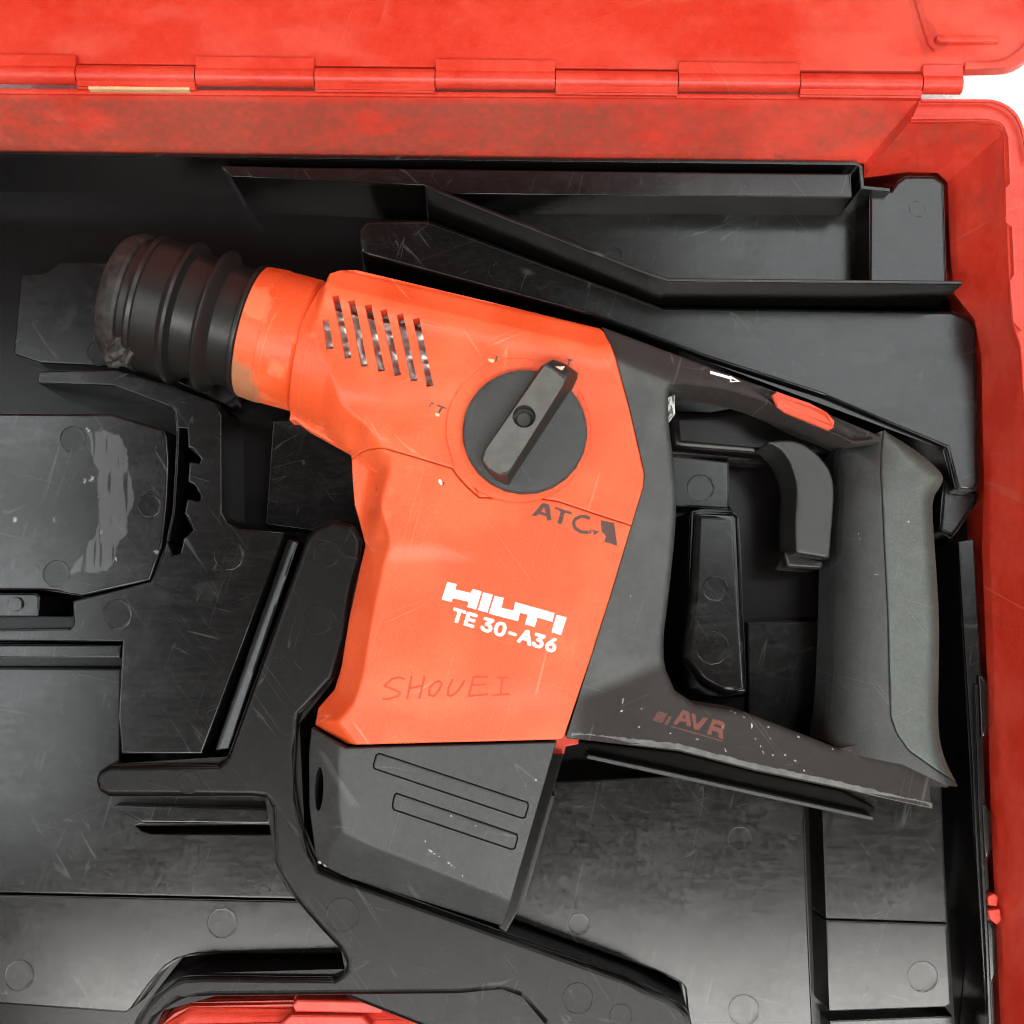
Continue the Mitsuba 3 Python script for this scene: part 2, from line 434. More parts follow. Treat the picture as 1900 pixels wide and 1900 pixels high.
# handle hump in the front wall
hump = poly([(250, 1990), (292, 1902), (316, 1880), (350, 1866), (545, 1862), (830, 1866), (900, 1884), (985, 1990)], .038, .002)
obj('handle_hump', loft(hump, [(-.002, .006)] + [(.012 * (1 - math.cos(a)), .029 + .009 * math.sin(a)) for a in np.radians([0, 15, 30, 45, 60, 75, 90])]), 'red_plastic', CASE)
obj('handle_hump_ridge', block(poly([(543, 1866), (552, 1856), (690, 1858), (708, 1862), (710, 1880), (548, 1878)], .041, .0005), .041, .03, .0008), 'red_plastic', CASE)
obj('handle_hump_step', block(poly([(515, 1905), (540, 1884), (672, 1885), (690, 1905), (700, 1990), (500, 1990)], .043, .0005), .043, .03, .0008), 'red_plastic', CASE)


# hinge: knuckles that belong in turn to the lid and to the base
def hline(x):
    return 137.5 + x * (157.0 - 137.5) / 1745


ZH, RH = ZR + .001, .0044
xs = [-300, -75, 145, 365, 585, 808, 1030, 1257, 1482, 1708, 1783]
for k in range(len(xs) - 1):
    x0, x1 = xs[k] + 1.0, xs[k + 1] - 1.0
    a, b = at(x0, hline(x0), ZH), at(x1, hline(x1), ZH)
    is_lid = k % 2 == 1
    c = Point(0, 0).buffer(RH, quad_segs=10)
    if is_lid:
        c = c.union(shapely.box(0, -.0010, .0080, .0036))
    else:
        c = c.union(shapely.box(-.0070, -.0040, 0, .0012)).union(shapely.box(-.0062, .0010, -.003, .0022))
    L = np.linalg.norm(b - a)
    m = trimesh.creation.extrude_polygon(rnd(c, .0003), L, engine='earcut')   # local x = +y, local y = z, local z = along the hinge
    u = (b - a) / L
    R = np.eye(4); R[:3, 0] = [-u[1], u[0], 0]; R[:3, 1] = [0, 0, 1]; R[:3, 2] = u; R[:3, 3] = a
    m.apply_transform(R)
    if np.linalg.det(R[:3, :3]) < 0: m.invert()
    obj('hinge_knuckle', m, 'red_plastic', CASE)
pa, pb = at(-300, hline(-300), ZH), at(1786, hline(1786), ZH)
pin = trimesh.creation.cylinder(radius=.0012, segment=[pa, pb])
obj('hinge_pin', pin, 'screw_steel', CASE)
st = poly([(163, 152), (353, 154), (351, 168), (164, 166)], ZR + .003)
obj('worn_strip', loft(st, [(0, ZR), (0.0001, ZR + .0030)]), 'beige_wear', CASE, label='pale tan worn strip below a hinge knuckle')

# lid, tipped back: back wall with its flange corner, end wall and cover panel
ht = at(700, hline(700), ZH)
tl = math.radians(5)


def lidpt(px, py):
    """point of the lid's back wall, which falls away behind the hinge"""
    d = FWD + np.array([1.0, 0, 0]) * (px - 950) / F - UP * (py - 950) / F
    n = np.array([0, math.sin(tl), math.cos(tl)])
    return EYE + d * (np.dot(np.array([0, ht[1] + .004, ZR + .0005]) - EYE, n) / np.dot(d, n))


def lid_plate(pts, up, thick, r=.0, bev=.0006):
    q = np.array([lidpt(*p) for p in pts])
    o = np.array([0, ht[1] + .004, ZR + .0005])
    ey = np.array([0, math.cos(tl), -math.sin(tl)])
    n = np.array([0, math.sin(tl), math.cos(tl)])
    g = Polygon(np.c_[q[:, 0], (q - o) @ ey]).buffer(0)
    if r: g = rnd(g, r)
    m = loft(g, [(-.0002, up - thick), (0, up - bev), (bev * .3, up - bev * .3), (bev, up)])
    v = m.vertices
    m.vertices = o + np.outer(v[:, 0], [1, 0, 0]) + np.outer(v[:, 1], ey) + np.outer(v[:, 2], n)
    return m


LID = CASE + '__lid'
obj('back_wall', lid_plate([(-420, 113), (1706, 132), (1786, 132), (1792, 121), *curve([(1820, 119), (1868, 117), (1898, 95), (1910, 60), (1915, -110)]), (-420, -110)], 0, .004, .0006), 'red_lid', LID)
obj('flange', lid_plate([(1786, 134), *curve([(1830, 133), (1880, 131), (1915, 105), (1928, 70), (1930, 20)]), (1918, 20), (1908, 70), (1890, 96), (1866, 113), (1838, 120), (1787, 121)], .003, .006, .0006), 'red_lid', LID)
obj('rim_bead', lid_plate([(1734, 72), (1742, 69), (1850, 71), (1852, 83), (1742, 84), (1734, 80)], .0028, .004, .0008, .001), 'red_lid', LID)
obj('fold_rib', lid_plate([(1683, -40), (1694, -40), (1736, 92), (1734, 98), (1720, 84)], .0016, .003, .0003, .001), 'red_lid', LID)
far = [lidpt(-420, -108), lidpt(1915, -108)]
up = np.array([0, math.sin(tl), math.cos(tl)])
pn = trimesh.creation.box((far[1][0] - far[0][0], .004, .36))
pn.apply_transform(trimesh.transformations.rotation_matrix(-tl, [1, 0, 0]))
pn.apply_translation((far[0] + far[1]) / 2 + up * .178)
obj('cover_panel', pn, 'red_lid', LID)

# ------------------------------------------------------------------ black insert
INS = 'case_insert'
labels[INS] = {'label': 'black moulded plastic insert with drafted pockets and round ejector marks inside the red case', 'category': 'case insert'}
BP = 'black_plastic'
Z0 = .010
obj('pocket_floor', loft(poly([(-300, 290), (1600, 306), (1602, 350), (1660, 340), (1757, 335), (1790, 560), (1815, 620), (1830, 1300), (1870, 2000), (-300, 2000)], .03), [(0, Z0 - .002), (.0005, Z0)]), 'shaded_black', INS)


def lvl(name, pts, z, r=.001, z0=Z0 - .001, er=.0008, draft=.0012, m=BP, flare=0.0, holes=(), label=None):
    g = poly(pts, z)
    for h in holes:
        g = g.difference(poly(h, z))
    return obj(name, block(rnd(g, r), z, z0, er, draft, flare), m, INS, smooth=42, label=label)


# lip and ledge along the back
obj('back_lip', block(path([(-300, 281), (0, 284), (1588, 303), (1597, 309), (1600, 347), (1652, 352)], .062, .0009), .062, Z0, .0004, .0004), BP, INS)
lvl('back_ledge', [(-300, 294), (396, 300), (412, 312), (428, 328), (640, 337), (793, 345), (835, 361), (1581, 366), (1579, 321), (640, 312.5), (0, 297)], .060, .0006)
obj('diagonal_rail', block(path([(790, 345), (830, 361), (1205, 508), (1240, 519), (1786, 524)], .078, .0008), .078, Z0, .0005, .0030), BP, INS)
lvl('accessory_floor', [(800, 300), (1600, 310), (1612, 530), (1240, 540), (800, 380)], .033, .0005)
lvl('corner_block', [(1612, 356), (1652, 354), (1664, 336), (1680, 326), (1735, 326), (1752, 340), (1758, 532), (1612, 532)], .056, .0018, er=.0015)
# platform between the rail and the tool
lvl('platform', [(664, 428), (680, 408), (795, 407), (1225, 568), (1768, 576), (1798, 588), (1812, 612), (1818, 900), (1808, 914), (1774, 909), (1757, 833), (1530, 738), (1300, 663), (1100, 588),
                 (684, 476), (668, 468)], .046, .0024, er=.0020, draft=.003)
lvl('side_tab', [(1757, 838), (1774, 912), (1808, 916), (1818, 905), (1816, 930), (1780, 985), (1766, 1000), (1742, 985), (1745, 930)], .036, .001, er=.002, draft=.004)
lvl('nose_shelf', [(38, 508), (76, 507), (92, 500), (110, 486), (245, 487), (340, 600), (440, 730), (420, 752), (300, 697), (225, 681), (75, 674), (25, 657)], .030, .001)
# middle frame round the compartment lid
lvl('middle_frame', [(72, 688), (215, 685), (250, 695), (330, 722), (398, 746), (411, 770), (412, 950), (422, 970), (440, 980), (527, 988), (374, 1398), (226, 1398), (219, 1330), (228, 1190),
                     (-300, 1188), (-300, 1172), (126, 1168), (137, 1160), (135, 1116), (150, 1112), (278, 1080), (303, 1030), (309, 1000), (318, 1031), (334, 1028), (340, 1000), (352, 990), (358, 984), (351, 964), (342, 954), (347, 926), (368, 931), (373, 922), (362, 901), (349, 894), (351, 857), (370, 861), (373, 851), (360, 834), (349, 830), (348, 796), (330, 795), (328, 790), (325, 765), (320, 757), (212, 716), (70, 711)],
    .055, .0004, er=.0007)
obj('pocket_rib', block(path([(326, 762), (330, 800), (327, 870), (322, 950), (311, 1004)], .0545, .0007), .0545, Z0, .0003, .0004), BP, INS)
LIDC = lvl('compartment_lid', [(-300, 766), (207, 768), (303, 797), (310, 812), (313, 860), (310, 930), (301, 1010), (278, 1076), (150, 1106), (112, 1098), (80, 1094), (-300, 1093)], .056, .0006, er=.0009,
           m='worn_black_plastic', label='scratched black compartment lid with a grey rubbed stroke')
lvl('latch', [(-300, 1099), (66, 1101), (74, 1108), (71, 1143), (-300, 1143)], .050, .0007)
obj('latch_boss', block(rnd(Point(at(28, 1121, .0512)[:2]).buffer(.0034, quad_segs=10), .0002), .0518, .049, .0003, .0001), BP, INS)
# lower left trough
lvl('trough_step', [(-300, 1196), (224, 1196), (222, 1221), (-300, 1220)], .044, .0006)
slot = [(250, 1531), (270, 1529), (520, 1531), (520, 1549), (280, 1547), (262, 1541)]
lvl('trough_floor', [(-300, 1240), (223, 1242), (221, 1440), (560, 1440), (590, 1668), (-300, 1650)], .034, .0003, er=.0005, holes=[slot])
lvl('trough_floor', [(-300, 1653), (590, 1672), (720, 1770), (620, 1771), *curve([(420, 1770), (365, 1768), (315, 1783), (280, 1820), (238, 1880)]), (-300, 1842)], .0344, .004, er=.0009)
lvl('trough_ledge', [(205, 1494), (500, 1500), (500, 1529), (262, 1527)], .042, .0005)
gsp = poly([(533, 1000), (556, 1004), (424, 1392), (394, 1396)], .046, .0004)
gc0, gc1 = at(545, 1000, .046), at(409, 1394, .046)
gn = np.array([-(gc1 - gc0)[1], (gc1 - gc0)[0]]) / np.linalg.norm((gc1 - gc0)[:2])
obj('groove_strip', relief(gsp, lambda x, y: .0455 + .141 * (x - .5 * (gc0[0] + gc1[0]) - (y - .5 * (gc0[1] + gc1[1])) * (gc1[0] - gc0[0]) / (gc1[1] - gc0[1])) + .02 * (y - .5 * (gc0[1] + gc1[1])) - edge_round(dist(gsp.exterior)(x, y), .0006), .009, .0012), BP, INS)
# arm along the left side and under the battery end
lvl('arm', [(566, 1000), (583, 978), (620, 962), (655, 974), (672, 1000), (668, 1040), (652, 1100), (640, 1190), (618, 1262), (560, 1322), *curve([(553, 1342), (545, 1428), (551, 1489), (568, 1563), (590, 1609)], 2), (640, 1631),
            (930, 1733), (1000, 1758), (1169, 1816), *curve([(1215, 1842), (1268, 1864), (1282, 1884), (1284, 1940)]), (1285, 2000), (1045, 2000), (1010, 1902), (968, 1852), (930, 1838), (850, 1846), *curve([(400, 1851), (345, 1850), (300, 1876), (272, 1910), (245, 1990)]),
            (205, 1990), *curve([(230, 1936), (252, 1886), (290, 1838), (335, 1810), (390, 1811)]), (615, 1814), (636, 1806), (644, 1792), *curve([(632, 1766), (556, 1684), (522, 1640), (506, 1597), (504, 1540)]), (504, 1503), (495, 1482), (470, 1478),
            (198, 1479), (182, 1470), (176, 1448), (182, 1430), (205, 1419), (400, 1418), (418, 1408), (426, 1395)], .058, .0028, er=.0028, draft=.003, m='textured_black')
lvl('front_channel', [(1030, 1900), (985, 1850), (930, 1822), (850, 1816), (700, 1811), (650, 1806), (640, 1850), (1000, 1990)], .050, .002, er=.002, m='textured_black')
# right lower plates
lvl('plate', [(1000, 1452), (1160, 1443), (1240, 1441), (1300, 1400), (1490, 1400), (1494, 1600), (1512, 2000), (1300, 2000), *curve([(1274, 1870), (1273, 1830), (1250, 1815), (1220, 1803)]), (1034, 1738), (950, 1706)], .034, .001, er=.0009)
lvl('plate', [(1522, 1400), (1744, 1400), (1757, 1711), (1532, 1704)], .034, .0004, er=.0005)
lvl('plate', [(1532, 1708), (1757, 1715), (1764, 1862), (1755, 1868), (1538, 1876)], .0343, .0004, er=.0005)
lvl('plate', [(1539, 1895), (1768, 1885), (1775, 2000), (1545, 2000)], .025, .0004, er=.0005)
lip_pts = [(1778, 1006), (1806, 1000), (1822, 1270), (1829, 1500), (1838, 1700), (1850, 2000), (1838, 2000), (1824, 1800), (1812, 1600), (1803, 1400), (1795, 1270)]
lvl('side_lip', lip_pts, .052, .0006, er=.0006)
obj('side_lip_bead', block(path([(1812, 1270), (1819, 1500), (1832, 1760), (1842, 2000)], .0545, .0008), .0545, .05, .0004, .0002), BP, INS)
for y0, y1, xx in ((1250, 1372, 1822), (1490, 1596, 1828), (1708, 1826, 1838)):
    lvl('side_bump', [(xx - 8, y0), (xx + 4, y0 + 4), (xx + 13, y0 + 20), (xx + 15, y1 - 22), (xx + 8, y1 - 4), (xx - 4, y1)], .054, .0009, er=.002, draft=.002)
# inside the handle opening
lvl('handle_post', [(1284, 948), (1300, 944), (1364, 948), (1374, 960), (1380, 1070), (1388, 1286), (1340, 1294), (1300, 1272), (1264, 1222), (1278, 1100)], .046, .0022, er=.0042, draft=.007)
lvl('handle_plate', [(1230, 842), (1352, 858), (1352, 944), (1236, 938)], .030, .0005)
lvl('handle_plate', [(1388, 1156), (1560, 1150), (1560, 1400), (1388, 1400)], .016, .0005)
lvl('nose_plate', [(505, 781), (560, 776), (680, 790), (690, 1000), (492, 974)], .020, .0006)
# ejector marks: shallow proud discs
for x, y, r, z in ((185, 655, 24, .030), (135, 815, 24, .056), (278, 938, 21, .056), (105, 1065, 25, .056), (218, 1140, 27, .055), (425, 1030, 27, .055), (607, 1027, 24, .058), (590, 1150, 26, .058), (350, 1452, 20, .058),
                   (413, 1713, 27, .0344), (36, 1810, 27, .0344), (635, 1698, 30, .058), (1072, 1852, 27, .058), (1152, 1884, 20, .058), (1300, 905, 25, .030), (1327, 1092, 23, .046), (1322, 1202, 30, .046), (1380, 1874, 27, .034),
                   (1712, 1812, 27, .0343), (1373, 1556, 22, .034), (1075, 1714, 19, .034), (1702, 388, 15, .056), (1140, 475, 16, .033)):
    c = at(x, y, z)
    R = r * (ZC - z) / F * 1.005
    g = Point(c[:2]).buffer(R, quad_segs=12)
    obj('ejector_mark', loft(g, [(-.00025, z - .0002), (-.0001, z + .00008), (.0002, z + .00009), (.0006, z + .00005)]), 'textured_black' if z == .058 else BP, INS, smooth=60)

# ------------------------------------------------------------------ rotary hammer
TOOL = 'rotary_hammer'
labels[TOOL] = {'label': 'used orange and black cordless rotary hammer lying on its side in the black insert', 'category': 'power tool'}
ZB = .088
seam_px = [(600, 846), (645, 835), (676, 829), (709, 830), (760, 845), (839, 869), (846, 880), (868, 905), (889, 923), (960, 924), (1000, 925), (1035, 930), (1100, 952), (1190, 981)]
right_px = [(1110, 605), (1120, 616), (1141, 670), (1166, 760), (1186, 845), (1194, 882), (1192, 905), (1172, 970), (1130, 1110), (1095, 1220), (1046, 1366)]
left_px = [(535, 768), (556, 784), (600, 808), (643, 832), (645, 880), (649, 930), (672, 1008), (660, 1060), (641, 1150), (627, 1240), (614, 1282), (582, 1318), (576, 1349)]
ZO = .083
body = Polygon(np.vstack([W([(598, 512), (606, 513), (637, 497), (660, 499)], ZO), W(right_px, ZO), W([(1040, 1371), (641, 1382)], ZO), W(left_px[::-1], .078), W([(520, 764), (560, 600)], ZO)])).buffer(0)
ax0, ax1 = at(472, 616, .054), at(655, 665, .054)              # axis of the nose
AX = (ax1 - ax0) / np.linalg.norm(ax1 - ax0)
AXP = np.array([AX[1], -AX[0]])
d_left = dist(LineString(W(left_px[3:] + [(640, 1430)], .078)))
d_top = dist(LineString(W([(637, 497), (1110, 605)], ZO)))
d_crease = dist(LineString(W([(720, 730), (860, 770)], ZB)))
PANEL = poly([(612, 505), (600, 560), (589, 606), (592, 646), (610, 670), (700, 722), (760, 742), (760, 800), (1250, 950), (1250, 500), (640, 490)], ZB)
d_panel = dist(PANEL)


def body_z(x, y):
    x, y = np.asarray(x, float), np.asarray(y, float)
    z = np.full(x.shape, ZB)
    # long bevel along the back edge
    dt = d_top(x, y)
    z = np.minimum(z, ZB - np.clip(.0105 - dt, 0, 1) * .62) + .0012 * np.exp(-((dt - .0150) / .0045) ** 2)
    z = z - edge_round(dt, .0022)
    # soft step below the vent panel, slight fall towards the battery
    u = y - at(700, 742, ZB)[1] + .16 * (x - at(700, 742, ZB)[0])
    inx = sstep(at(900, 800, ZB)[0], at(790, 800, ZB)[0], x)
    z = z - .0016 * sstep(.002, -.004, u) * inx
    v = y - at(900, 1035, ZB)[1]
    z = z - .0014 * sstep(.008, -.003, v) * sstep(at(1150, 1000, ZB)[0], at(1000, 1000, ZB)[0], x) - .0006 * sstep(at(900, 1250, ZB)[1], at(900, 1330, ZB)[1], y)
    # left flank
    dl = d_left(x, y)
    low = sstep(at(700, 700, ZB)[1], at(700, 765, ZB)[1], y)
    fl = ZB - .0014 - np.clip(.0135 - dl, 0, 1) * 1.5
    z = np.where(low > 0, np.minimum(z, z * (1 - low) + fl * low), z)
    # nose: cone round the axis, cut flat by the vent panel
    s = (x - ax0[0]) * AX[0] + (y - ax0[1]) * AX[1]
    rho = (x - ax0[0]) * AXP[0] + (y - ax0[1]) * AXP[1]
    R = .0318 + .0085 * sstep(.012, .060, s) + np.clip(s - .045, 0, .03) * .35
    cone = .054 + np.sqrt(np.maximum(0, R * R - rho * rho)) * .93
    cone = np.where(rho < 0, np.maximum(cone, .080), cone) if False else cone
    w = sstep(.0035, .0, d_panel(x, y))
    k = sstep(.085, .070, s) * (1 - w)
    cut = np.where((rho > 0), np.minimum(z, np.maximum(cone, .060)), np.minimum(z, np.maximum(cone + .02 * sstep(.03, .05, s), .060)))
    return z * (1 - k) + np.minimum(z, cut) * k


def motor_edge(g):
    b = dist(g.exterior)
    return lambda x, y: body_z(x, y) - edge_round(b(x, y), .0004)


seam = LineString(W(seam_px, .087))
seam_gap = seam.buffer(.00013, cap_style=2)
halves = sorted(geoms(body.difference(seam_gap)), key=lambda g: -g.centroid.y)[:2]
# vent slots
vents = [((604, 593), (612, 648)), ((623, 550), (646, 665)), ((653, 559), (676, 680)), ((683, 567), (708, 689)), ((712, 576), (738, 697)), ((742, 584), (768, 707)), ((772, 592), (798, 717))]
vent_polys = [path([a, b], ZB, 6.2 * (ZC - ZB) / F) for a, b in vents]
upper = halves[0]
for g in vent_polys:
    upper = upper.difference(g)
obj('gear_cover', relief(upper, motor_edge(halves[0]), .045, .0013), 'orange_plastic', TOOL)
obj('motor_cover', relief(halves[1], motor_edge(halves[1]), .030, .0013), 'orange_plastic', TOOL)
# crumpled bright shield seen through the slots
sp = poly([(585, 540), (640, 520), (790, 560), (825, 740), (760, 740), (590, 670)], ZB)
obj('inner_shield', relief(sp, lambda x, y: body_z(x, y) - .0046 + .0020 * (meshkit.fbm(np.c_[x * 160 + y * 90, y * 260, 0 * x], 2) - .5)
    - .008 * sstep(.002, .005, y - at(700, 600, ZB)[1] + .24 * (x - at(700, 600, ZB)[0])), .070, .0007), 'foil', TOOL, smooth=20)


# nose: collar and chuck sleeve, turned about the axis
def turned(prof, n=72):
    """prof = [(distance along the axis towards the tool, radius)]"""
    m = trimesh.creation.revolve(np.array([[r, s] for s, r in prof]), sections=n)
    R = np.eye(4)
    zax = np.array([AX[0], AX[1], 0.0]); xax = np.array([-AX[1], AX[0], 0.0])
    R[:3, 0], R[:3, 1], R[:3, 2], R[:3, 3] = xax, np.cross(zax, xax), zax, ax0
    m.apply_transform(R)
    trimesh.repair.fix_normals(m)
    return m


obj('nose_collar', turned([(0, .020), (0, .0308), (.0004, .0314), (.0070, .0320), (.0100, .0321), (.0102, .0318), (.0260, .0318), (.028, .0300), (.029, .0260), (.029, .01)]), 'orange_worn', TOOL, smooth=30)
pxm = .606 / F
ring = lambda s0, s1, r, e=.0006: [(s0, r - e), (s0 + e * .6, r - e * .25), (s0 + e * 1.4, r), (s1 - e * 1.4, r), (s1 - e * .6, r - e * .25), (s1, r - e)]
SL = TOOL + '__chuck'
obj('rear_ring', turned([(-.0002, .010), (-.0002, .0300), *ring(-.0030, -.0004, .0314)[::-1], (-.0032, .028), (-.0032, .012)]), 'sleeve_rubber', SL, smooth=40)
obj('sleeve', turned([(a * 1.07, b) for a, b in ((-.0030, .012), (-.0030, .0284), (-.0060, .0284), (-.0122, .0287), (-.0142, .0312), (-.0158, .0338), (-.0170, .0345), (-.0182, .0335), (-.0192, .0302), (-.0198, .0291), (-.0240, .0293), (-.0286, .0299), (-.0291, .0310),
                      (-.0303, .0338), (-.0316, .0345), (-.0330, .0336), (-.0339, .0325), (-.0345, .0321), (-.0452, .0317), (-.0458, .0327), (-.0474, .0332), (-.0488, .0322), (-.0496, .0300), (-.0530, .0298), (-.0535, .020), (-.0535, .008))]), 'sleeve_rubber', SL, smooth=34)
obj('front_cap', turned([(a * 1.07, b) for a, b in ((-.0522, .010), (-.0522, .0295), (-.0530, .0310), (-.0545, .0317), (-.0570, .0312), (-.0600, .0300), (-.0622, .0282), (-.0635, .0256), (-.0640, .0220), (-.0640, .0160), (-.0630, .0140), (-.0600, .0090))]), 'sleeve_worn', SL, smooth=34)
# torn rubber flap on the front of the sleeve
fc = ax0 + np.array([AX[0], AX[1], 0]) * -.050 + np.array([-AXP[0], -AXP[1], 0]) * 0
blob = trimesh.creation.icosphere(subdivisions=4, radius=1.0)
bv = blob.vertices
bn = meshkit.fbm(bv * 2.6 + 4, 3)[:, None]
blob.vertices = bv * (.75 + .5 * bn) * np.array([.0080, .0140, .0065])
blob.apply_transform(trimesh.transformations.rotation_matrix(-.55, [0, 0, 1]))
blob.apply_translation(at(236, 630, .068))
obj('torn_rubber', blob, 'sleeve_worn', SL, smooth=50)

# mode dial
DI = TOOL + '__mode_dial'
pad = Polygon(np.vstack([W([(962 + 134.5 * math.cos(a), 798 + 134.5 * math.sin(a)) for a in np.radians(np.arange(-190, 130, 6))], ZB + .0006), W([(889, 921), (868, 903), (846, 878)], ZB + .0006)])).buffer(0)
obj('dial_pad', loft(pad, [(-.0002, ZB - .003), (0, ZB + .0003), (.0003, ZB + .0006)]), 'orange_plastic', TOOL)
dc = at(974, 800, .0935)
DR = 116.5 * (ZC - .0935) / F
disc = Point(dc[:2]).buffer(DR, quad_segs=24)
obj('disc', loft(disc, [(-.0003, ZB), (0, .0925), (.0004, .0932), (.001, .0935), (.004, .0936)]), 'tool_grey', DI)
C2 = lambda pts: [(760 + x / 5.9375, 600 + y / 5.9375) for x, y in pts]
lb = np.c_[W(C2([(1450, 470), (1580, 398), (1720, 450), (1852, 545), (1850, 600), (1795, 725), (1092, 1800), (960, 1745), (830, 1610), (790, 1500), (815, 1410)]), .092), np.full(11, .092)]
lt = np.c_[W(C2([(1490, 452), (1560, 420), (1735, 530), (1730, 600), (1690, 690), (1080, 1665), (1000, 1672), (880, 1610), (806, 1520), (815, 1440), (850, 1370)]), .1035), np.full(11, .1035)]
lever = trimesh.convex.convex_hull(np.vstack([lb, lt]))
hc = at(760 + 1262 / 5.9375, 600 + 1025 / 5.9375, .1035)
HR = 21.2 * (ZC - .1035) / F
hole = trimesh.creation.cylinder(radius=HR, height=.03, sections=40); hole.apply_translation((hc[0], hc[1], .1035 + .0045))
lever = trimesh.boolean.difference([lever, hole], engine='manifold')
obj('lever', lever, 'lever_dark', DI, smooth=20)
fp = np.array(C2([(1410, 520), (1480, 470), (1560, 505), (1640, 560), (1712, 618), (1690, 690), (1600, 850), (1490, 1010), (1400, 1150), (1325, 1290), (1300, 1360), (1210, 1440), (1120, 1590), (1062, 1640), (980, 1660), (880, 1598), (812, 1515), (835, 1400), (930, 1200), (1090, 920), (1250, 680)]))
fp = shapely.get_coordinates(shapely.segmentize(Polygon(fp), 5))[:-1]
fp = fp + rng.normal(0, .7, fp.shape)
face = Polygon(W(fp, .1036)).buffer(0).intersection(Polygon(lt[:, :2]).convex_hull.buffer(-.0002)).difference(Point(hc[:2]).buffer(HR * 1.02))
obj('lever_face', loft(max(geoms(face), key=lambda q: q.area), [(0, .1030), (.00005, .10362)]), 'lever_worn', DI, label='rubbed grey top face of the lever')
scr = trimesh.creation.cylinder(radius=HR * .62, height=.002, sections=24); scr.apply_translation((hc[0], hc[1], .0935))
obj('screw', scr, 'screw_steel', DI, smooth=30)
tip = np.c_[W(C2([(1490, 448), (1582, 398), (1722, 452), (1850, 548), (1848, 600), (1745, 590), (1700, 520)]), .1030), np.full(7, .1030)]
tp = Polygon(W(C2([(1500, 446), (1580, 402), (1718, 456), (1745, 520), (1720, 580), (1640, 540)]), .1037)).convex_hull
obj('pointer_end', loft(tp, [(0, .1), (.0002, .1038)]), 'tool_black', DI)
obj('pointer_mark', loft(poly(C2([(1600, 475), (1715, 470), (1680, 520)]), .1041), [(0, .1030), (.00005, .1041)]), 'pale_orange', DI)

# battery end
BAT = TOOL + '__battery'
bat_left = [(576, 1352), (571, 1400), (572, 1500), (584, 1590), (593, 1606)]
bg = Polygon(np.vstack([W([(642, 1387), (1032, 1376), (932, 1724)], .083), W([(650, 1632), (593, 1606)], .076), W(bat_left[::-1][1:], .074)])).buffer(0)
db_l = dist(LineString(W(bat_left, .074)))
db_b = dist(LineString(W([(593, 1606), (650, 1632), (932, 1726), (960, 1735)], .078)))
ZT = .086


def bat_z(x, y):
    z = np.full(np.shape(x), ZT)
    z = np.minimum(z, ZT - np.clip(.0155 - db_l(x, y), 0, 1) * .95)
    z = np.minimum(z, ZT - np.clip(.0200 - db_b(x, y) - .06 * (x - at(593, 0, .08)[0]), 0, 1) * .62)
    return z - edge_round(dist(bg.exterior)(x, y), .0006)


pads = [[(704, 1398), (979, 1489), (980, 1497), (974, 1517), (968, 1518), (694, 1426), (693, 1418), (698, 1401)], [(736, 1472), (959, 1548), (960, 1556), (955, 1574), (949, 1576), (730, 1502), (728, 1494), (732, 1475)]]
bh = bg
for p in pads:
    bh = bh.difference(poly(p, ZT).buffer(.00035))
el = affinity.scale(Point(W([(592, 1464)], .076)[0]).buffer(1, quad_segs=8), .0022, .0098)
bh = bh.difference(affinity.rotate(el, -2))
obj('battery_body', relief(bh, bat_z, .030, .0013), 'tool_grey', BAT, smooth=28)
for p in pads:
    g = poly(p, ZT, .0006).buffer(-.0001)
    obj('grip_pad', relief(g, lambda x, y, g=g: bat_z(x, y) - .0001 - edge_round(dist(g.exterior)(x, y), .0004), .080, .0015), 'tool_grey', BAT)
obj('slide_rail', block(poly([(1024, 1400), (1046, 1400), (962, 1690), (940, 1730), (925, 1722)], .070, .0003), .070, .03, .0005, .0006), 'shaded_black', BAT)
obj('slide_rail', block(poly([(1012, 1478), (1030, 1476), (975, 1672), (958, 1676)], .062, .0003), .062, .03, .0004, .0006), 'tool_black', BAT)
obj('release_tab', block(poly([(1024, 1360), (1076, 1358), (1073, 1381), (1050, 1385), (1046, 1400), (1026, 1401)], .064, .0004), .064, .04, .0006, .0004), 'red_plastic', TOOL, label='small red tab between battery and rear housing')

# rear housing
rear_in = [(1640, 818), (1590, 824), (1555, 806), (1500, 786), (1430, 749), (1350, 724), (1300, 719), (1246, 716), (1238, 735), (1240, 790), (1250, 860), (1256, 945), (1243, 1080), (1225, 1222), (1252, 1281), (1290, 1306),
           (1380, 1320), (1500, 1366), (1560, 1390)]
rear_in = rear_in[:1] + curve(rear_in[1:7], 2) + curve(rear_in[7:15], 2) + rear_in[15:]
rear_px = [(1113, 606), (1250, 655), (1335, 686), (1440, 722), (1560, 772), (1640, 804)] + rear_in + [(1640, 1372), (1735, 1428), (1773, 1457), (1765, 1464), (1731, 1461), (1734, 1504), (1560, 1465), (1400, 1431), (1260, 1394), (1100, 1373), (1049, 1368)] + right_px[::-1][1:]
rg = Polygon(W(rear_px, .079)).buffer(0)
rg = rnd(rg, .0006).difference(body.buffer(.00012))
rg = max(geoms(rg), key=lambda g: g.area)
dr_in = dist(LineString(W(rear_in, .079)))
dr_top = dist(LineString(W(rear_px[:6] + [(1700, 838)], .079)))
dr_bot = dist(LineString(W([(1734, 1504), (1560, 1465), (1400, 1431), (1260, 1394), (1100, 1373), (1049, 1368)], .079)))
dr_body = dist(body.exterior)
sx0, sx1 = at(1110, 900, .08)[0], at(1700, 900, .08)[0]
dish = poly([(1385, 712), (1420, 716), (1560, 772), (1640, 812), (1585, 818), (1520, 790), (1440, 752)], .079)
d_dish = dist(dish.exterior)


